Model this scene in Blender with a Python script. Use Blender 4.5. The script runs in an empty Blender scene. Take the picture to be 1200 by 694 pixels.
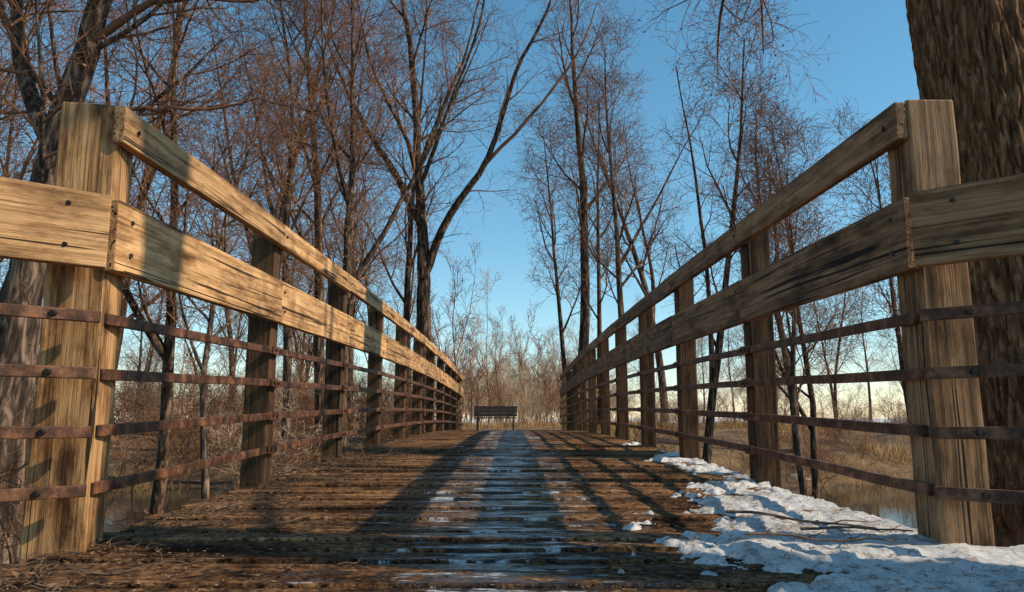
import bpy, math, random
import numpy as np
from mathutils import Vector, Matrix, noise as mn
random.seed(7)
R=random.random
def U(a,b): return a+(b-a)*random.random()
def sm(a,b,x):
    t=min(1,max(0,(x-a)/(b-a))); return t*t*(3-2*t)
scene=bpy.context.scene
COL=scene.collection

# ------------------------------------------------------------------ mesh helper
class MB:
    def __init__(s): s.v=[];s.f=[];s.m=[];s.gc=[];s.rn=[]
    def obj(s,name,mats,smooth=False,parent=None,bevel=0,attrs=True):
        me=bpy.data.meshes.new(name)
        me.from_pydata([tuple(v) for v in s.v],[],s.f)
        for m in mats: me.materials.append(m)
        if s.m: me.polygons.foreach_set('material_index',s.m)
        if s.gc and len(s.gc)==len(s.v):
            a=me.attributes.new('gc','FLOAT_VECTOR','POINT')
            a.data.foreach_set('vector',np.array(s.gc,dtype=np.float32).ravel())
            a=me.attributes.new('rnd','FLOAT','POINT')
            a.data.foreach_set('value',np.array(s.rn,dtype=np.float32))
        if smooth: me.polygons.foreach_set('use_smooth',[True]*len(me.polygons))
        me.update()
        o=bpy.data.objects.new(name,me); COL.objects.link(o)
        if parent: o.parent=parent
        if bevel:
            b=o.modifiers.new('bev','BEVEL'); b.width=bevel; b.segments=2; b.limit_method='ANGLE'
        return o
    def beam(s,p0,p1,w,t,up=(0,0,1),nseg=1,jit=0,mi=0):
        """box from p0 to p1; w = size along 'up', t = size sideways"""
        p0=Vector(p0);p1=Vector(p1);d=(p1-p0);L=d.length;d.normalize()
        upv=Vector(up); side=d.cross(upv).normalized(); upv=side.cross(d).normalized()
        off=(U(0,50),U(0,50),U(0,50)); rn=R(); b=len(s.v)
        for k in range(nseg+1):
            a=k/nseg; c=p0+d*(L*a)
            j1=U(-jit,jit); j2=U(-jit,jit)
            for (i,j) in((-1,-1),(1,-1),(1,1),(-1,1)):
                s.v.append(c+side*(i*t/2+j1)+upv*(j*w/2+j2))
                s.gc.append((off[0]+L*a,off[1]+i*t/2,off[2]+j*w/2)); s.rn.append(rn)
        n0=len(s.f)
        s.f.append((b,b+1,b+2,b+3)); 
        for k in range(nseg):
            q=b+4*k
            for i in range(4):
                j=(i+1)%4
                s.f.append((q+i,q+4+i,q+4+j,q+j))
        q=b+4*nseg; s.f.append((q+3,q+2,q+1,q))
        s.m+= [mi]*(len(s.f)-n0)
    def cyl(s,p0,p1,r,n=8,mi=0):
        tube(s,[Vector(p0),Vector(p1)],[r,r],n,mi,cap=True)
def tube(B,pts,rads,n,mi=0,cap=False):
    b=len(B.v); N=len(pts)
    for i in range(N):
        t=(pts[min(i+1,N-1)]-pts[max(i-1,0)])
        if t.length<1e-6: t=Vector((0,0,1))
        t.normalize()
        ref=Vector((0.31,0.95,0.05)) if abs(t.y)<.8 else Vector((1,0.1,0.2))
        u=t.cross(ref).normalized(); w=t.cross(u)
        p=pts[i]; r=rads[i]
        for k in range(n):
            a=6.28318*k/n
            B.v.append(p+u*(r*math.cos(a))+w*(r*math.sin(a)))
    for i in range(N-1):
        q=b+i*n
        for k in range(n):
            k2=(k+1)%n
            B.f.append((q+k,q+k2,q+n+k2,q+n+k)); B.m.append(mi)
    if cap:
        B.f.append(tuple(range(b+n-1,b-1,-1)));B.m.append(mi)
        B.f.append(tuple(range(b+(N-1)*n,b+N*n)));B.m.append(mi)
def empty(name,loc=(0,0,0)):
    e=bpy.data.objects.new(name,None); e.location=loc; e.empty_display_size=.3; COL.objects.link(e); return e

# ------------------------------------------------------------------ materials
class NT:
    def __init__(s,name):
        s.mat=bpy.data.materials.new(name); s.mat.use_nodes=True
        s.t=s.mat.node_tree; s.b=s.t.nodes['Principled BSDF']
    def n(s,ty,**k):
        return s.t.nodes.new(ty)
    def l(s,a,b): s.t.links.new(a,b)
    def attr(s,name):
        x=s.n('ShaderNodeAttribute'); x.attribute_name=name; return x
    def coord(s): return s.n('ShaderNodeNewGeometry').outputs['Position']
    def mapv(s,src,sc):
        x=s.n('ShaderNodeMapping'); x.inputs['Scale'].default_value=sc; s.l(src,x.inputs['Vector']); return x.outputs[0]
    def noise(s,src,scale=1,detail=6,rough=.6,dist=0):
        x=s.n('ShaderNodeTexNoise'); x.inputs['Scale'].default_value=scale; x.inputs['Detail'].default_value=detail
        x.inputs['Roughness'].default_value=rough; x.inputs['Distortion'].default_value=dist
        s.l(src,x.inputs['Vector']); return x.outputs['Fac']
    def ramp(s,src,stops):
        x=s.n('ShaderNodeValToRGB'); e=x.color_ramp.elements
        while len(e)<len(stops): e.new(.5)
        for i,(p,c) in enumerate(stops):
            e[i].position=p
            if isinstance(c,(int,float)): c=(c,c,c)
            e[i].color=(*c,1)
        s.l(src,x.inputs[0]); return x.outputs[0]
    def mix(s,f,a,b,mode='MIX'):
        x=s.n('ShaderNodeMix'); x.data_type='RGBA'; x.blend_type=mode
        if isinstance(f,(int,float)): x.inputs[0].default_value=f
        else: s.l(f,x.inputs[0])
        for sock,val in((x.inputs[6],a),(x.inputs[7],b)):
            if isinstance(val,(int,float)): sock.default_value=(val,val,val,1)
            elif isinstance(val,tuple): sock.default_value=(*val,1)
            else: s.l(val,sock)
        return x.outputs[2]
    def math(s,op,a,b=0):
        x=s.n('ShaderNodeMath'); x.operation=op
        for i,v in enumerate((a,b)):
            if isinstance(v,(int,float)): x.inputs[i].default_value=v
            else: s.l(v,x.inputs[i])
        return x.outputs[0]
    def bump(s,h,st=.5,dist=.01):
        x=s.n('ShaderNodeBump'); x.inputs['Strength'].default_value=st; x.inputs['Distance'].default_value=dist
        s.l(h,x.inputs['Height']); s.l(x.outputs[0],s.b.inputs['Normal'])
    def col(s,c): 
        if isinstance(c,tuple): s.b.inputs['Base Color'].default_value=(*c,1)
        else: s.l(c,s.b.inputs['Base Color'])
    def rough(s,c):
        if isinstance(c,(int,float)): s.b.inputs['Roughness'].default_value=c
        else: s.l(c,s.b.inputs['Roughness'])

def wood_mat(name,light,mid,dark,stain=.6):
    m=NT(name); gc=m.attr('gc').outputs['Vector']; rn=m.attr('rnd').outputs['Fac']
    g1=m.noise(m.mapv(gc,(.9,30,30)),1,7,.68,.5)
    g2=m.noise(m.mapv(gc,(3,130,130)),1,3,.7)
    c=m.ramp(g1,[(.28,dark),(.41,mid),(.56,light),(.78,tuple(x*1.12 for x in light))])
    c=m.mix(.65,c,m.ramp(g2,[(.32,(.30,.24,.20)),(.52,(1,1,1))]),'MULTIPLY')
    cr=m.noise(m.mapv(gc,(.7,50,50)),1,2,.4,1.2)
    crk=m.ramp(cr,[(.34,0.0),(.37,1.0)])
    c=m.mix(.9,c,crk,'MULTIPLY')
    st=m.noise(m.mapv(gc,(1.8,6,6)),1.7,7,.72)
    c=m.mix(stain,c,m.ramp(st,[(.35,(.16,.125,.10)),(.45,(.6,.54,.49)),(.54,(1,1,1))]),'MULTIPLY')
    v=m.n('ShaderNodeTexVoronoi'); v.inputs['Scale'].default_value=1; m.l(m.mapv(gc,(1.7,6,6)),v.inputs['Vector'])
    c=m.mix(.8,c,m.ramp(v.outputs['Distance'],[(.05,(.12,.06,.03)),(.11,(.7,.6,.55)),(.2,(1,1,1))]),'MULTIPLY')
    c=m.mix(1,c,m.ramp(rn,[(0,(.76,.74,.72)),(1,(1.1,1.06,1.0))]),'MULTIPLY')
    m.col(c); m.rough(.75)
    m.b.inputs['Specular IOR Level'].default_value=.25
    h=m.math('ADD',m.math('MULTIPLY',g1,.7),m.math('MULTIPLY',g2,.35)); h=m.math('ADD',h,m.math('MULTIPLY',crk,.5))
    m.bump(h,1.0,.008)
    return m.mat
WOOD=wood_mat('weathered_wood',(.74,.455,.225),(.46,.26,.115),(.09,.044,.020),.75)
WOODR=wood_mat('shade_darkened_weathered_wood',(.36,.215,.115),(.20,.115,.058),(.040,.020,.011),.85)  # right railing's copy of the wood, darkened in colour to stand for shade
WOODE=wood_mat('end_post_wood',(.62,.365,.17),(.31,.165,.068),(.035,.016,.007),1.0)
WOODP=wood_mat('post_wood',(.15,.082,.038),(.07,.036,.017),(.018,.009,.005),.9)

def deck_mat():
    m=NT('wet_deck_wood'); gc=m.attr('gc').outputs['Vector']; rn=m.attr('rnd').outputs['Fac']; P=m.coord()
    g1=m.noise(m.mapv(gc,(1.5,30,30)),1,6,.65,.5)
    c=m.ramp(g1,[(.3,(.035,.017,.009)),(.5,(.19,.10,.05)),(.68,(.44,.255,.135))])
    dirt=m.noise(P,6.5,7,.75)
    c=m.mix(m.ramp(dirt,[(.42,0.),(.56,.85)]),c,(.25,.14,.075))
    c=m.mix(1,c,m.ramp(rn,[(0,(.5,.5,.5)),(1,(1.3,1.25,1.15))]),'MULTIPLY')
    fine=m.noise(P,38,6,.82)
    c=m.mix(1,c,m.ramp(fine,[(.41,(.05,.042,.038)),(.49,(.8,.8,.8)),(.60,(1.9,1.75,1.55))]),'MULTIPLY')
    blot=m.noise(P,2.2,6,.7)
    c=m.mix(.9,c,m.ramp(blot,[(.40,(.16,.13,.12)),(.53,(1,1,1))]),'MULTIPLY')
    sx=m.n('ShaderNodeSeparateXYZ'); m.l(P,sx.inputs[0])
    mid=m.math('SUBTRACT',1.0,m.math('ABSOLUTE',m.math('MULTIPLY',m.math('ADD',sx.outputs[0],.05),1.5)))
    mid=m.math('MAXIMUM',mid,0)
    wn=m.noise(m.mapv(P,(3.2,10,1)),1.4,7,.75)
    wet=m.math('ADD',m.math('MULTIPLY',mid,.17),wn)
    wet=m.ramp(wet,[(.59,0.),(.65,1.)])
    c=m.mix(wet,c,m.mix(1,c,(.33,.31,.31),'MULTIPLY'))
    ice=m.noise(m.mapv(P,(3,11,1)),1.6,7,.75)
    icm=m.math('ADD',ice,m.math('MULTIPLY',mid,.10))
    ice=m.math('MULTIPLY',m.ramp(icm,[(.63,0.),(.665,1.)]),m.ramp(mid,[(.1,0.),(.3,.9)]))
    c=m.mix(ice,c,(.62,.66,.70))
    m.col(c)
    m.rough(m.ramp(wet,[(0,.9),(1,.16)]))
    m.l(m.ramp(wet,[(0,.10),(1,.5)]),m.b.inputs['Specular IOR Level'])
    h=m.math('ADD',m.math('MULTIPLY',g1,.5),m.math('ADD',m.math('MULTIPLY',dirt,.9),m.math('MULTIPLY',fine,.5)))
    h=m.mix(wet,h,m.mix(.75,h,.5))
    m.bump(h,1.0,.018)
    return m.mat
DECK=deck_mat()

def rust_mat():
    m=NT('rusty_steel'); P=m.coord()
    a=m.noise(P,14,5,.7)
    c=m.ramp(a,[(.34,(.02,.009,.006)),(.5,(.085,.035,.018)),(.68,(.27,.12,.06))])
    m.col(c); m.rough(.55)
    m.b.inputs['Specular IOR Level'].default_value=.3
    m.bump(m.noise(P,90,3,.6),.5,.002); return m.mat
RUST=rust_mat()
def simple(name,c,r=.8,scale=20,var=.5,metal=0,bump=.3):
    m=NT(name); P=m.coord(); a=m.noise(P,scale,4,.65)
    lo=tuple(x*(1-var) for x in c); hi=tuple(min(1,x*(1+var)) for x in c)
    m.col(m.ramp(a,[(.3,lo),(.7,hi)])); m.rough(r); m.b.inputs['Metallic'].default_value=metal
    if bump: m.bump(a,bump,.01)
    return m.mat
def flat(name,c,var=.4,scale=2):
    m=NT(name); P=m.coord(); a=m.noise(P,scale,1,.6)
    m.col(m.ramp(a,[(.3,tuple(x*(1-var) for x in c)),(.7,tuple(x*(1+var) for x in c))])); m.rough(.9)
    m.b.inputs['Specular IOR Level'].default_value=.0
    return m.mat
IRON=simple('dark_iron',(.03,.022,.018),.5,30,.4,.4)
def bark(name,dark,light,sc=1.0,d=3,bp=0):
    m=NT(name); P=m.coord()
    a=m.noise(m.mapv(P,(14*sc,14*sc,2.6*sc)),1,d,.7,.8)
    c=m.ramp(a,[(.36,tuple(x*.35 for x in dark)),(.5,dark),(.66,light)])
    m.col(c); m.rough(.9)
    m.b.inputs['Specular IOR Level'].default_value=.1
    if bp: m.bump(a,1.0,.03)
    return m.mat
BARK=bark('bark_brown',(.055,.035,.025),(.26,.165,.11))
BARKG=bark('bark_grey',(.07,.048,.036),(.30,.205,.145))
BARKBIG=bark('bark_furrowed',(.17,.088,.045),(.44,.245,.13),1.6,8,1)
TWIG=flat('reddish_twigs',(.23,.118,.070))
TWIGP=flat('pale_twigs',(.52,.38,.26))
BUD=flat('dry_buds',(.33,.14,.075))
GRASSM=flat('dry_grass_blades',(.46,.28,.12))
LEAFM=simple('dead_leaves',(.24,.13,.06),.8,25,.7,0,0)
def snow_mat():
    m=NT('old_snow'); P=m.coord()
    a=m.noise(P,7,7,.7); b=m.noise(P,26,8,.85); d=m.noise(P,4,6,.8)
    c=m.ramp(a,[(.3,(.60,.61,.64)),(.55,(.90,.88,.86))])
    c=m.mix(m.ramp(b,[(.52,0.),(.60,.85)]),c,(.27,.17,.11))
    c=m.mix(m.ramp(d,[(.53,0.),(.62,.75)]),c,(.34,.25,.18))
    m.col(c); m.rough(.7); m.bump(m.math('ADD',a,m.math('MULTIPLY',b,.7)),1.0,.025)
    return m.mat
SNOW=snow_mat()
def ground_mat():
    m=NT('leaf_litter_ground'); P=m.coord()
    a=m.noise(P,1.1,6,.7); f=m.noise(P,18,5,.75); s=m.noise(m.mapv(P,(1,1.6,1)),.33,6,.62)
    c=m.ramp(f,[(.34,(.022,.011,.006)),(.5,(.11,.06,.028)),(.68,(.32,.19,.085))])
    c=m.mix(m.ramp(a,[(.44,0.),(.62,.7)]),c,m.ramp(f,[(.3,(.14,.08,.033)),(.7,(.46,.29,.125))]))
    sx=m.n('ShaderNodeSeparateXYZ'); m.l(P,sx.inputs[0])
    far=m.ramp(m.math('MULTIPLY',sx.outputs[1],.01),[(.35,0.),(.9,.20)])
    sn=m.ramp(m.math('ADD',m.math('ADD',s,far),m.math('MULTIPLY',f,.08)),[(.69,0.),(.72,1.)])
    c=m.mix(sn,c,(.78,.79,.82))
    m.col(c); m.rough(.9); m.bump(m.math('ADD',f,sn),.9,.05); return m.mat
GROUND=ground_mat()
def water_mat():
    m=NT('creek_water'); P=m.coord(); m.col((.02,.022,.018)); m.rough(.04)
    m.b.inputs['Specular IOR Level'].default_value=.8
    m.bump(m.noise(m.mapv(P,(3,6,1)),1,3,.5),.10,.02); return m.mat
WATER=water_mat()

# ------------------------------------------------------------------ terrain
def creek_y(x): return 12.2+.02*x+1.2*math.cos(x*.3)*-1+1.2
def gh(x,y):
    inside=max(sm(2.1,3.4,y), sm(1.9,3.6,abs(x)))
    b=-.95*inside*(1-sm(18,24,y+.02*abs(x)))
    d=(y-creek_y(x))/4.0
    b-=.9*math.exp(-d*d)
    n=mn.noise(Vector((x*.35,y*.35,0)))*.16+mn.noise(Vector((x*1.3,y*1.3,3)))*.06
    k=max(0.12 if (abs(x)<2.4 and y<3) or (abs(x)<1.6 and 21<y<30) else 1,0)
    z=b+n*k-.05
    r=math.hypot(x,y)
    if r>150: z+=mn.noise(Vector((x*.004,y*.004,9)))*1.2*sm(150,400,r)-.3*sm(150,400,r)
    if abs(x)<1.9 and y<2.3: z=min(z,-.10)
    return z
B=MB(); N=280; k=7.0
us=np.linspace(-1,1,N); xs=1800*np.sinh(k*us)/math.sinh(k); ys=xs+9
for y in ys:
    for x in xs: B.v.append((x,y,gh(x,y)))
for j in range(N-1):
    for i in range(N-1):
        q=j*N+i; B.f.append((q,q+1,q+N+1,q+N)); B.m.append(0)
B.obj('ground',[GROUND],smooth=True)
B=MB(); nn=60
for i in range(nn+1):
    x=-60+120*i/nn
    for d in(-6,6): B.v.append((x,creek_y(x)+d,-1.20))
for i in range(nn): B.f.append((2*i,2*i+2,2*i+3,2*i+1)); B.m.append(0)
B.obj('creek_water',[WATER])
def clearing(x,y):
    q=abs(x)/max(y,.1)
    return y<15 and .38<q<.66

# ------------------------------------------------------------------ bridge
XL,XR=-1.31,1.285
Y0,Y1=2.30,21.2
def zd(y):
    y=min(max(y,Y0),Y1); return .165*(1-((y-12.6)/10.3)**2)
bridge=empty('wooden_footbridge')
B=MB(); y=Y0+.07
while y<Y1:
    w=.14; z=zd(y)-.02+U(-.004,.004)
    B.beam((XL-.05+U(-.05,.02),y+U(-.002,.002),z+U(-.003,.003)),(XR+.04+U(-.02,.05),y+U(-.002,.002),z+U(-.003,.003)),.04,w-U(.006,.014),nseg=8,jit=.002); y+=w
B.obj('deck_boards',[DECK],parent=bridge,bevel=.005)
B=MB()
for x in(XL+.05,-.5,.42,XR-.05):
    ny=12
    for i in range(ny):
        a=Y0+.02+(Y1-Y0-.04)*i/ny; b=Y0+.02+(Y1-Y0-.04)*(i+1)/ny
        B.beam((x,a,zd(a)-.045-.15),(x,b,zd(b)-.045-.15),.3,.12)
B.obj('girders',[WOODP],parent=bridge)
B=MB()
B.beam((-2.6,2.15,-.14),(2.5,2.15,-.14),.26,.27,nseg=14,jit=.003)
for i in range(12):
    B.beam((-2.3+U(-.05,.05),1.94-i*.15,-.045),(2.25+U(-.05,.05),1.94-i*.15,-.045),.05,.142,nseg=6,jit=.0015)
B.obj('abutment_timber_and_landing',[DECK],parent=bridge,bevel=.006)
B=MB()
B.beam((-2.3,Y1+.16,-.09),(2.3,Y1+.16,-.09),.25,.25); 
B.obj('far_abutment',[WOODP],parent=bridge,bevel=.005)

BARZ=[.18,.356,.532,.708]
TOPZ,MIDZ=1.352,.978
def railing(side):
    par=empty('wooden_railing')
    X=XL if side<0 else XR
    ys=[ (2.40 if side<0 else 2.37)+1.76*i for i in range(11)]
    inn=-side
    post=MB(); rail=MB(); bars=MB(); bolts=MB()
    for i,y in enumerate(ys):
        end=(i==0 or i==len(ys)-1)
        s=(.18 if side<0 else .155) if end else .13
        cx=X+side*s/2; cy=y+s/2
        top=zd(y)+(1.425 if end else 1.385)
        ang=math.radians(-10 if (end and side<0) else 0)+U(-.02,.02)
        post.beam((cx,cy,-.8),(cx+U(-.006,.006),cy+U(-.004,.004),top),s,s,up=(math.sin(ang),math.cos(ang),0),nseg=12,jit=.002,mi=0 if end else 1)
        for bz in [MIDZ-.05,MIDZ+.06,TOPZ]:
            z=zd(y)+bz
            bolts.cyl((X+inn*.043,cy+U(-.01,.01),z),(X+inn*.049,cy,z),.008,8)
    for i in range(0,len(ys)-1,2):
        j=min(i+2,len(ys)-1)
        ya=ys[i]+(.0 if i==0 else .067); yb=ys[j]+(.063 if j<len(ys)-1 else .14)
        mid=(ya+yb)/2
        for (zz,w,t) in((TOPZ,.125,.04),(MIDZ,.233,.042)):
            xx=X+inn*(t/2+.001)
            e=U(-.003,.003)
            rail.beam((xx,ya+.002,zd(ya)+zz+e),(xx,mid,zd(mid)+zz+e),w,t,nseg=4,jit=.0015)
            rail.beam((xx,mid,zd(mid)+zz+e),(xx,yb-.002,zd(yb)+zz+e),w,t,nseg=4,jit=.0015)
    for i in range(len(ys)-1):
        for bz in BARZ:
            ya,yb=ys[i]+.03,ys[i+1]+.03
            x=X+inn*(.011); dz=U(-.003,.003)
            bars.beam((x,ya,zd(ya)+bz),(x,yb-.003,zd(yb)+bz+dz),.036,.02,nseg=5,jit=.002)
            bars.beam((x+inn*.0145,yb-.07,zd(yb)+bz),(x+inn*.0145,yb+.07,zd(yb)+bz),.046,.008)
            bolts.cyl((x+inn*.018,yb-.03,zd(yb)+bz),(x+inn*.026,yb-.03,zd(yb)+bz),.008,6)
            bolts.cyl((x+inn*.018,yb+.04,zd(yb)+bz),(x+inn*.026,yb+.04,zd(yb)+bz),.008,6)
    for (yb,sg) in((ys[0],-1),(ys[-1]+.14,1)):
        dv=Vector((side*.76,sg*.65,0))
        p=Vector((X+inn*.03,yb+sg*.03,0)); z0=zd(yb)
        LW=1.75
        a=p+dv*.0; b=p+dv*LW
        rail.beam(a+Vector((0,0,z0+MIDZ)),b+Vector((0,0,z0+MIDZ)),.235,.042,nseg=4,jit=.0015)
        for bz in BARZ:
            bars.beam(a+Vector((0,0,z0+bz)),b+Vector((0,0,z0+bz)),.036,.02,nseg=3,jit=.0015)
            if sg<0:
                c=a+dv*.12+Vector((0,0,z0+bz))
                bolts.cyl(c+Vector((0,-.01,0)),c+Vector((0,-.026,0)),.009,8)
        q=b-dv*.1+Vector((side*.05,-sg*.13,0))
        post.beam((q.x,q.y,-1.2),(q.x,q.y,z0+1.2),.14,.14,up=(dv.x,dv.y,0),nseg=6,jit=.001)
        if sg<0:
            for bz in(MIDZ-.06,MIDZ+.07):
                c=a+dv*.10+Vector((0,-.026,z0+bz)); bolts.cyl(c,c+Vector((0,-.008,0)),.007,8)
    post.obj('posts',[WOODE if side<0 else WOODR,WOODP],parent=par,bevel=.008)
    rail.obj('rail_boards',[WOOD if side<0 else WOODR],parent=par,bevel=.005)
    bars.obj('steel_bars',[RUST],parent=par,bevel=.003)
    bolts.obj('bolts',[IRON],parent=par)
railing(-1); railing(1)

# ------------------------------------------------------------------ snow on the deck
B=MB(); nx,ny=190,520; x0,x1,ya,yb=.2,1.9,1.4,9.5
idx={}
def snow_h(x,y):
    edge=.62+.48*sm(2.6,4.4,y)+.10*sm(5,8,y) if y>2.45 else .62+.18*(1-sm(1.8,2.45,y))
    f=(x-edge)/.28
    n=mn.fractal(Vector((x*2.9,y*2.2,4.3)),.9,2.1,5)
    n2=mn.fractal(Vector((x*9+y*2,y*9-x*3,5)),.7,2.2,4)
    f=f+n*1.45+n2*.8-.05
    if y>3.9: f-=(y-3.9)*.26
    if x>1.22: f-=(x-1.22)*(2.2 if y>2.4 else .9)
    h=.028*(1-math.exp(-max(f,0)*1.0)) if f>0 else f*.03
    return h+ (max(n2,-.3)*.009+n*.008 if f>0 else 0)
for j in range(ny+1):
    y=ya+(yb-ya)*j/ny
    for i in range(nx+1):
        x=x0+(x1-x0)*i/nx
        base=zd(y) if y>Y0 else -.012
        h=snow_h(x,y)
        B.v.append((x,y,base-.003+h))
        idx[(i,j)]=h
for j in range(ny):
    for i in range(nx):
        if max(idx[(i,j)],idx[(i+1,j)],idx[(i,j+1)],idx[(i+1,j+1)])>-.004 and not (B.v[j*(nx+1)+i][0]>1.34 and B.v[j*(nx+1)+i][1]>2.35):
            q=j*(nx+1)+i; B.f.append((q,q+1,q+nx+2,q+nx+1)); B.m.append(0)
B.obj('snow_patch',[SNOW],smooth=True)

# ------------------------------------------------------------------ debris on the deck
B=MB()
def dz_(x,y): return (zd(y) if y>Y0 else -.015)+.004+(max(0,snow_h(x,y)) if x>.2 else 0)
def chip(x,y,s):
    z=dz_(x,y)
    a=U(0,6.28); el=U(.35,1); b=len(B.v)
    t=U(-.5,.5)
    for (u,v) in((-1,-.3),(0,-el*.6),(1,0),(0,el*.6)):
        B.v.append((x+s*(u*math.cos(a)-v*math.sin(a)),y+s*(u*math.sin(a)+v*math.cos(a)),z+s*abs(u)*abs(t)+U(0,.5)*s))
    B.f.append((b,b+1,b+2,b+3)); B.m.append(0)
for i in range(8000):
    y=1.6+U(0,1)**1.6*14; 
    if R()<.5: x=XL+.0+abs(random.gauss(0,.3))
    else: x=U(XL,XR)
    if x>XR: continue
    chip(x,y,U(.002,.008))
for i in range(1500): chip(U(.5,1.3),U(1.7,5),U(.003,.009))
for i in range(200): chip(XL+abs(random.gauss(0,.12)),U(1.7,9),U(.010,.022))
B.obj('fallen_leaves',[LEAFM])
B=MB()
def stick(p,ang,L,r,br=True,lift=.008):
    pts=[];a=ang;x,y=p
    n=7
    for i in range(n):
        pts.append(Vector((x,y,dz_(x,y)+r+U(0,lift)))); a+=U(-.25,.25); x+=math.cos(a)*L/n; y+=math.sin(a)*L/n
    tube(B,pts,[r*(1-.6*i/n) for i in range(n)],5)
    if br:
        for k in(2,4):
            stick((pts[k].x,pts[k].y),ang+random.choice((-.7,.7)),L*.4,r*.5,br=False)
for (p,a,L,r) in(((.80,2.95),-.45,.62,.006),((.72,2.45),.1,.5,.005),((.95,2.62),-.5,.4,.005),((.25,2.9),.5,.35,.004),((-.9,2.7),.8,.4,.005),((-1.2,3.2),1.2,.4,.005),((-1.3,2.5),.9,.5,.006)):
    stick(p,a,L,r)
for i in range(260):
    y=U(1.8,9); x=XL+abs(random.gauss(0,.18)) if R()<.8 else U(XL,.6)
    stick((x,y),U(0,6.28),U(.06,.28),U(.0015,.0035),br=R()<.3,lift=.02)
B.obj('fallen_twigs',[simple('dead_sticks',(.12,.07,.04),.8,30,.5)])

# ------------------------------------------------------------------ bench
bn=empty('park_bench',(-.58,27.2,gh(-.58,27.2)))
DW=simple('bench_wood',(.02,.013,.009),.6,8,.4)
B=MB()
for i in range(4): B.beam((-.76,-.20+i*.125,.45+.004*i),(.76,-.20+i*.125,.45+.004*i),.035,.105)
B.obj('seat',[DW],parent=bn,bevel=.005)
B=MB()
for i in range(3): B.beam((-.76,.255+i*.03,.56+i*.125),(.76,.255+i*.03,.56+i*.125),.118,.03,up=(0,.24,1))
B.obj('backrest',[DW],parent=bn,bevel=.005)
for k,x in enumerate((-.62,.62)):
    B=MB()
    B.beam((x,-.18,0),(x,-.18,.43),.05,.05,up=(0,1,0)); B.beam((x,.22,-.0),(x,.245,.45),.05,.05,up=(0,1,0))
    B.beam((x,.262,.44),(x,.36,.86),.04,.045,up=(0,1,0)); B.beam((x,-.23,.41),(x,.24,.41),.03,.045)
    B.beam((x,-.22,.66),(x,.27,.66),.03,.05); B.beam((x,-.2,.43),(x,-.2,.645),.035,.04,up=(0,1,0))
    B.obj('leg_%d'%(k+1),[IRON],parent=bn,bevel=.004)

# ------------------------------------------------------------------ trees
UP=Vector((0,0,1))
def rvec(s=1): return Vector((random.gauss(0,1),random.gauss(0,1),random.gauss(0,1)))*s
def perp_dir(d,ang,az):
    u=d.cross(Vector((.3,.2,.93)) if abs(d.z)<.85 else Vector((1,0,0))).normalized(); w=d.cross(u)
    return (d*math.cos(ang)+(u*math.cos(az)+w*math.sin(az))*math.sin(ang)).normalized()
SIDES=[12,8,5,3,3,3]
def leafbit(B,p,s):
    a=rvec(1).normalized()*s; b=rvec(1).normalized()*s*.5; q=len(B.v)
    B.v+= [p-a*.2,p+a*.5+b,p+a,p+a*.5-b]; B.f.append((q,q+1,q+2,q+3)); B.m.append(2)
def limb(B,pts,rads,lvl,C):
    tube(B,pts,rads,SIDES[lvl],0 if lvl<2 else 1)
    if lvl>=C['max']:
        if R()<C['bud']: leafbit(B,pts[-1],U(.015,.035)*C.get('bs',1))
        return
    n=C['n'][lvl]; L=sum((pts[i+1]-pts[i]).length for i in range(len(pts)-1))
    az=U(0,6.28); M=len(pts)-1
    for k in range(n):
        st=C['start'][lvl]; t=st+(1-st)*(k+U(.1,.9))/n
        f=t*M; i=min(int(f),M-1); fr=f-i
        p=pts[i].lerp(pts[i+1],fr); r0=rads[i]*(1-fr)+rads[i+1]*fr
        d=(pts[i+1]-pts[i]).normalized(); az+=2.4+U(-.5,.5)
        cd=perp_dir(d,math.radians(U(*C['ang'][lvl])),az)
        cl=C['len'][lvl]*(1.15-.65*t)*U(.7,1.25)
        if lvl>0: cl=min(cl,L*.8)
        cr=max(min(r0*.62,cl*C.get('rl',.016)),C['rmin'])
        grow(B,p,cd,cl,cr,lvl+1,C)
def grow(B,p,d,L,r,lvl,C):
    ns=[12,8,5,4,2,2][lvl]; pts=[p.copy()]; rads=[r]; q=p.copy(); d=d.copy()
    for i in range(ns):
        d=(d+rvec(C['wig'][lvl])+UP*C['trop'][lvl]).normalized()
        q=q+d*(L/ns); pts.append(q.copy()); rads.append(max(r*(1-.75*(i+1)/ns),C['rmin']*.7))
    limb(B,pts,rads,lvl,C)
def conf(**k):
    C=dict(max=4,n=[14,8,7,5],start=[.35,.2,.15,.1],ang=[(35,60),(30,60),(30,65),(30,70)],len=[3.4,1.5,.75,.38],
        wig=[.05,.10,.13,.16,.18],trop=[.02,.06,.04,.01,0],rmin=.004,bud=.3)
    C.update(k); return C
def smoothpath(P,n=4):
    P=[Vector(p) for p in P]; out=[]
    for i in range(len(P)-1):
        a=P[max(i-1,0)];b=P[i];c=P[i+1];d=P[min(i+2,len(P)-1)]
        for k in range(n):
            t=k/n; out.append(.5*((2*b)+(c-a)*t+(2*a-5*b+4*c-d)*t*t+(3*b-a-3*c+d)*t**3))
    out.append(P[-1]); return out
def path_tree(name,limbs,C,mats,base=None):
    B=MB()
    for (P,r0,r1,lvl) in limbs:
        pts=smoothpath(P); n=len(pts)
        pts=[p+rvec(.016) for p in pts]
        rads=[r0+(r1-r0)*(i/(n-1))**.8 for i in range(n)]
        if lvl==0: rads[0]*=1.5; rads[1]*=1.2
        limb(B,pts,rads,lvl,C)
    return B.obj(name,mats,smooth=True)
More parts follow.
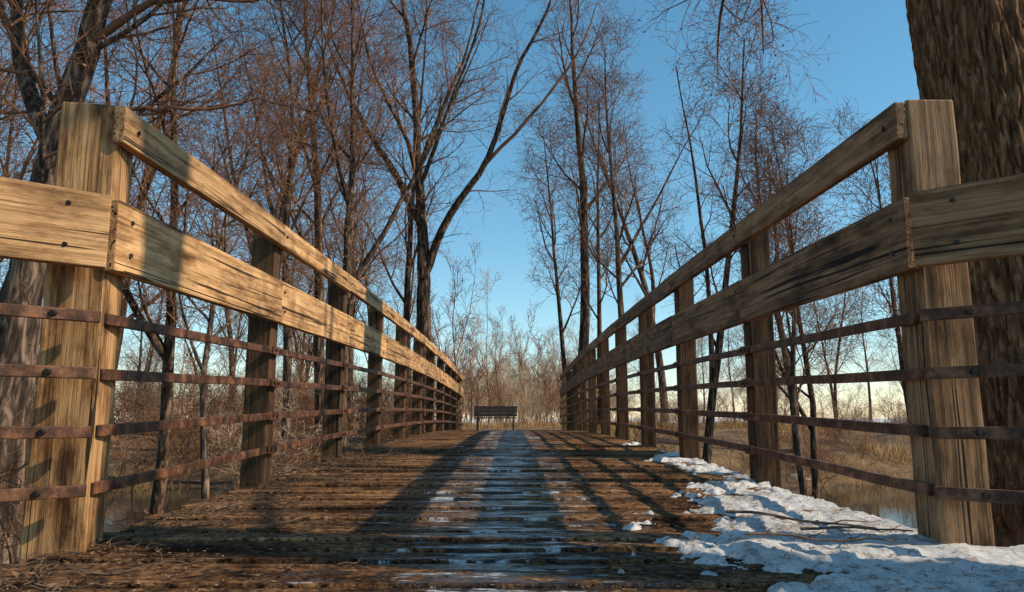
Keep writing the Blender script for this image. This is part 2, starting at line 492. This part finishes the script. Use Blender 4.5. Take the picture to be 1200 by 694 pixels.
def std_tree(name,x,y,H,r,C,mats,lean=(0,0),fork=0,bend=None):
    B=MB(); z=gh(x,y)-.15; p=Vector((0,0,0)); d=Vector((lean[0],lean[1],1)).normalized()
    n=14; pts=[p.copy()]; rads=[r*1.4]; q=p.copy(); bv=rvec(.02) if bend is None else rvec(bend)
    for i in range(n):
        d=(d+rvec(.05 if bend is None else .03)+bv*.5+UP*.03).normalized(); q=q+d*(H/n); pts.append(q.copy()); rads.append(max(r*(1-.88*((i+1)/n)**1.1),.015))
    limb(B,pts,rads,0,C)
    for k in range(fork):
        i=random.randint(3,7); a=perp_dir((pts[i+1]-pts[i]).normalized(),math.radians(U(18,35)),U(0,6.28))
        l=H*(1-i/n)*.85; qq=pts[i].copy(); P=[qq.copy()]; rr=[rads[i]*.75]; dd=a
        for s in range(9):
            dd=(dd+rvec(.05)+UP*.09).normalized(); qq=qq+dd*(l/9); P.append(qq.copy()); rr.append(max(rads[i]*.75*(1-.88*(s+1)/9),.012))
        limb(B,P,rr,1,C)
    o=B.obj(name,mats,smooth=True); o.location=(x,y,z); return o
M1=[BARK,TWIG,BUD]; M2=[BARKG,TWIG,BUD]; MP=[TWIGP,TWIGP,GRASSM]
C=conf(n=[9,9,6,5],start=[.45,.25,.15,.1],len=[3.4,2.0,1.0,.5],rmin=.006)
path_tree('bare_tree',[
 ([(-2.55,22,-.4),(-2.53,22,2.6),(-2.57,22,4.8),(-2.7,22.1,6.4),(-2.9,22.3,9),(-3.15,22.2,11.8),(-3.5,22,14),(-3.7,22,17)],.27,.03,0),
 ([(-2.56,22,4.5),(-1.8,21.8,6.3),(-.7,21.5,7.9),(.1,21.3,10.4),(1.05,21,12.3),(1.6,21,14.5)],.15,.02,1),
 ([(-2.64,22,5.9),(-3.6,22.3,7.8),(-4.6,22.8,9.4),(-5.6,23,11.5),(-6.6,23,13.8)],.14,.02,1),
 ([(-2.8,22.2,7.9),(-2.1,22.8,10.1),(-1.45,23,12),(-.9,23,14.5)],.10,.02,1),
 ([(-2.6,22,6.4),(-3.0,21,8.2),(-4.0,20,10.4),(-4.4,19.6,13)],.09,.02,1),
 ([(-.9,21.55,7.6),(.5,21.2,9.0),(1.9,21,10.9),(2.5,21,12.5)],.07,.015,2),
 ([(-2.75,22.1,7.2),(-1.9,21.2,9.1),(-.9,20.8,11.9),(-.7,20.7,14)],.08,.015,1)],C,M1)
C=conf(n=[10,9,7,5],start=[.3,.15,.1,.1],len=[2.8,1.5,.7,.35],rmin=.003)
path_tree('bare_tree',[
 ([(-4.6,7,-1.2),(-4.55,7,.4),(-4.5,7,1.5),(-4.42,7,2.5),(-4.25,7.05,3.5),(-4.1,7.1,4.5),(-3.8,7.2,6.2),(-3.7,7.4,9)],.24,.06,0),
 ([(-4.3,7.05,3.2),(-3.7,7,3.35),(-3.1,7,3.3),(-2.5,7.1,3.45),(-2.0,7.2,3.4)],.035,.006,2),
 ([(-4.35,7,2.9),(-4.9,7.2,3.9),(-5.2,7.5,5.2),(-5.3,7.6,7)],.10,.02,1),
 ([(-4.15,7.1,4.1),(-3.4,7.2,4.6),(-2.7,7.4,4.7),(-1.9,7.6,5.1)],.05,.008,2)],C,M2)
def big_trunk():
    B=MB(); n=220; hs=300
    path=smoothpath([(4.12,6.0,-1.3),(4.06,6.0,0),(4.0,6.0,1.5),(3.88,6.0,3),(3.8,6.05,4.5),(3.75,6.2,6.2),(3.7,6.3,8)],8)
    for j in range(hs+1):
        f=j/hs*(len(path)-1); i=min(int(f),len(path)-2); c=path[i].lerp(path[i+1],f-i); t=j/hs
        r=.50*(1-.28*t)+.22*math.exp(-t*14)
        for k_ in range(n):
            a=6.28318*k_/n; dx,dy=math.cos(a),math.sin(a)
            z=c.z; wx=mn.noise(Vector((dx*3,dy*3,z*3)))*.5
            rid=abs(mn.noise(Vector((dx*11+wx,dy*11+wx,z*2.4))))
            f2=mn.noise(Vector((dx*26,dy*26,z*9)))
            rr=r*(1+.04*mn.noise(Vector((dx,dy,z*.7))))+.05*min(rid*3.2,1)-.03+f2*.012
            B.v.append((c.x+dx*rr,c.y+dy*rr,z))
    for j in range(hs):
        for k_ in range(n):
            k2=(k_+1)%n; q=j*n
            B.f.append((q+k_,q+k2,q+n+k2,q+n+k_)); B.m.append(0)
    C=conf(n=[6,8,7,5],start=[.1,.25,.1,.1],len=[3,1.5,.8,.4],rmin=.0035,bud=.7,trop=[.02,.02,-.03,-.07,-.1],bs=1.3)
    for P,a,b,l in (([(3.7,6.3,7.6),(3.2,6.6,9),(2.6,7,11),(2.3,7.2,13)],.3,.05,0),([(3.7,6.3,7.6),(4.4,6,9.2),(5,5.6,11),(5.3,5.5,13.5)],.26,.05,0),
        ([(3.75,6.2,6.2),(3.2,7.0,6.6),(2.9,8.2,6.3),(2.8,9.4,5.9),(2.9,10.2,5.4)],.07,.008,1),
        ([(3.72,6.25,6.8),(3.3,7.6,7.0),(3.3,9.2,6.6),(3.7,10.6,5.7)],.06,.008,1)):
        pts=smoothpath(P); m_=len(pts); limb(B,pts,[a+(b-a)*i/(m_-1) for i in range(m_)],l,C)
    B.obj('large_tree',[BARKBIG,TWIG,BUD],smooth=True)
big_trunk()
L=[ # x,y,H,r,lean,fork,bend
 (-6.1,13.5,12,.12,(.05,0),1),(-4.75,12.5,9,.07,(-.06,0),0),(-8.6,16,14,.16,(.06,0),2),(-5.4,18.5,13,.12,(.02,0),1),
 (-5.0,20.5,15,.17,(.0,0),1,.008),(-3.75,17,13,.14,(.0,0),2,.006),(-3.4,26,15,.14,(-.03,0),0,.006),(-7.4,22,15,.15,(0,0),1),(-11.5,14,13,.14,(.05,0),1),(-9.3,11.5,10,.09,(.05,0),1),
 (2.15,24,17,.19,(.01,0),0,.004),(2.95,21.5,12,.12,(.03,0),1,.006),(2.0,28,12,.11,(-.05,0),0,.006),(5.3,27,14,.15,(.02,0),1),(4.25,17.5,11,.11,(.03,0),1,.01),
 (5.6,15,7.5,.08,(-.05,.0),1),(6.3,16.5,8.5,.08,(.12,0),1),(7.7,21,11,.12,(.03,0),1),(6.6,11,6,.05,(.06,0),1),(8.8,17,9,.09,(.05,0),1),(3.4,30,14,.12,(.02,0),0,.006)]
for i,q in enumerate(L):
    x,y,H,r,ln,fk=q[:6]; random.seed(1000+i*7)
    right=x>0
    C=conf(n=[15 if not right else 13,7,6 if not right else 5,4],len=[H*.22,H*.11,.85,.45],rmin=.0035+.0001*y, start=[.28,.2,.15,.1],ang=[(25,50),(25,55),(30,65),(30,70)])
    std_tree('bare_tree',x,y,H,r,C,M2 if i%2 else M1,ln,fk,q[6] if len(q)>6 else None)
C=conf(n=[10,6,4,3],start=[.45,.2,.15,.1])
std_tree('bare_tree',4.6,1.0,12,.30,C,M1,(0,0),0)  # unseen tree right of the frame, added to shade the near landing
C=conf(n=[8,5,3,2],start=[.4,.2,.15,.1])
std_tree('bare_tree',8.2,3.2,12,.12,C,M1,(0,0),1)  # slim unseen tree, added to cast dapple on left rail and deck

woods=empty('distant_trees'); protos=[]
for s in range(6):
    random.seed(100+s); B=MB(); C=conf(max=4,n=[13,6,5,4],len=[2.9,1.7,1.1,.65],rmin=.007,start=[.22,.15,.1,.1],ang=[(22,48),(25,50),(30,60),(30,70)],bud=.2,bs=1.9)
    H=13; d=Vector((U(-.06,.06),U(-.06,.06),1)); pts=[Vector((0,0,0))]; rads=[.2]
    q=Vector((0,0,0))
    for i in range(12):
        d=(d+rvec(.04)+UP*.03).normalized(); q=q+d*(H/12); pts.append(q.copy()); rads.append(max(.15*(1-.9*(i+1)/12),.015))
    limb(B,pts,rads,0,C)
    o=B.obj('woodland_tree',M2 if s%2 else M1,smooth=True,parent=woods); protos.append(o)
random.seed(55)
USED=set()
def put(o,par,x,y,sc):
    if o.name not in USED: USED.add(o.name); n=o
    else:
        n=bpy.data.objects.new(o.name,o.data); COL.objects.link(n); n.parent=par
    n.location=(x,y,gh(x,y)-.1); n.rotation_euler=(U(-.05,.05),U(-.05,.05),U(0,6.28)); n.scale=(sc,sc,sc*U(.9,1.1))
cnt=0
while cnt<88:
    if R()<.68: x=U(-45,-5); y=U(17,55)
    else: x=U(5,60); y=U(28,75)
    if abs(x)<y*.12+1: continue
    if x<0 and y<24 and x>-10: continue
    sc=U(.6,1.1)*(1 if x<0 else .75)
    put(protos[cnt%6],woods,x,y,sc); cnt+=1
thick=empty('distant_saplings'); sp=[]
for s in range(5):
    random.seed(200+s); B=MB(); C=conf(max=3,n=[8,5,4],len=[1.4,.7,.4],rmin=.007,start=[.15,.15,.1],ang=[(18,42),(20,45),(25,55)],wig=[.09,.13,.15,.15],trop=[.03,.06,.04,.02],bud=.2,bs=1.6)
    for k_ in range(6):
        a=U(0,6.28); rr=U(0,1.2); p=Vector((rr*math.cos(a),rr*math.sin(a),0)); h=U(1.5,5.5) if k_ else 6.5
        grow(B,p,Vector((U(-.3,.3),U(-.3,.3),1)).normalized(),h,.03,0,C)
    sp.append(B.obj('sapling_clump',MP if s!=2 else [TWIG,TWIG,BUD],smooth=True,parent=thick))
random.seed(77)
for i in range(105):
    y=U(34,80); x=U(-.75,.8)*y if i>55 else U(-.12,.14)*y
    put(sp[i%5],thick,x,y,U(.6,1.35))
shr=empty('undergrowth_shrubs'); sp=[]
for s in range(5):
    random.seed(300+s); B=MB(); C=conf(max=3,n=[6,5,3],len=[.8,.4,.22],rmin=.003,start=[.15,.15,.1],ang=[(20,50),(25,60),(30,70)],wig=[.14,.18,.2,.2],trop=[.0,.0,.0,0],bud=.15)
    for k_ in range(9):
        p=Vector((U(-.5,.5),U(-.5,.5),0)); grow(B,p,Vector((U(-.8,.8),U(-.8,.8),1)).normalized(),U(.9,2.5),.011,0,C)
    sp.append(B.obj('shrub',[TWIG,TWIG,BUD] if s!=1 else [TWIG,TWIGP,GRASSM],smooth=True,parent=shr))
random.seed(88)
i=0
while i<240:
    y=U(3.5,34); 
    x=-U(2.8,24) if R()<.66 else U(3.0,22)
    if abs(y-creek_y(x))<3.2 or clearing(x,y): continue
    put(sp[i%5],shr,x,y,U(.6,1.3)*(1 if x<0 else .7)); i+=1
gr=empty('dry_grass'); sp=[]
for s in range(4):
    random.seed(400+s); B=MB()
    for k_ in range(150):
        a=U(0,6.28); rr=U(0,.55); p=Vector((rr*math.cos(a),rr*math.sin(a),-.03)); h=U(.15,.6); w=U(.003,.006)
        d=Vector((U(-.5,.5),U(-.5,.5),1)).normalized(); sd=d.cross(rvec()).normalized()*w; q=len(B.v); bend=Vector((U(-.5,.5),U(-.5,.5),-.25))*h
        m_=p+d*h*.55+bend*.15; e=p+d*h+bend*.6
        B.v+=[p-sd,p+sd,m_+sd*.8,m_-sd*.8,e]; B.f+=[(q,q+1,q+2,q+3),(q+3,q+2,q+4)]; B.m+=[0,0]
    sp.append(B.obj('grass_clump',[GRASSM],parent=gr))
random.seed(99); i=0
while i<900:
    y=2.6+U(0,1)**1.5*50; x=U(-1,1)*(5+y*.75)
    if abs(x)<1.75 and y<31: continue
    if abs(y-creek_y(x))<3.4: continue
    if clearing(x,y) and R()<.8: continue
    if x<0 and y<14 and R()<.6: continue
    put(sp[i%4],gr,x,y,U(.6,1.3)*(1+ y*.006)); i+=1

# ------------------------------------------------------------------ camera, sun, sky
cam=bpy.data.cameras.new('Camera'); co=bpy.data.objects.new('Camera',cam); COL.objects.link(co)
cam.lens=27; cam.sensor_width=36; cam.clip_end=6000; cam.clip_start=.05
co.location=(0,0,.40); co.rotation_euler=(math.radians(90+9.03),0,0)
scene.camera=co
EL=37.6; AZ=100
sd=Vector((math.sin(math.radians(AZ))*math.cos(math.radians(EL)),math.cos(math.radians(AZ))*math.cos(math.radians(EL)),math.sin(math.radians(EL))))
s=bpy.data.lights.new('Sun','SUN'); s.energy=5; s.angle=math.radians(.5); s.color=(1,.84,.62)
so=bpy.data.objects.new('Sun',s); COL.objects.link(so); so.rotation_euler=sd.to_track_quat('Z','Y').to_euler()
w=bpy.data.worlds.new('World'); scene.world=w; w.use_nodes=True
nt=w.node_tree; bg=nt.nodes['Background']; sk=nt.nodes.new('ShaderNodeTexSky'); sk.sky_type='NISHITA'; sk.sun_disc=False
sk.sun_elevation=math.radians(EL); sk.sun_rotation=math.radians(AZ); sk.air_density=1.0; sk.dust_density=.1; sk.ozone_density=2.2
hs=nt.nodes.new('ShaderNodeHueSaturation'); hs.inputs['Hue'].default_value=.480; hs.inputs['Saturation'].default_value=1.18; hs.inputs['Value'].default_value=1.1
nt.links.new(sk.outputs[0],hs.inputs['Color']); nt.links.new(hs.outputs[0],bg.inputs[0]); bg.inputs[1].default_value=.15
scene.view_settings.view_transform='Standard'; scene.view_settings.look='None'; scene.view_settings.exposure=0
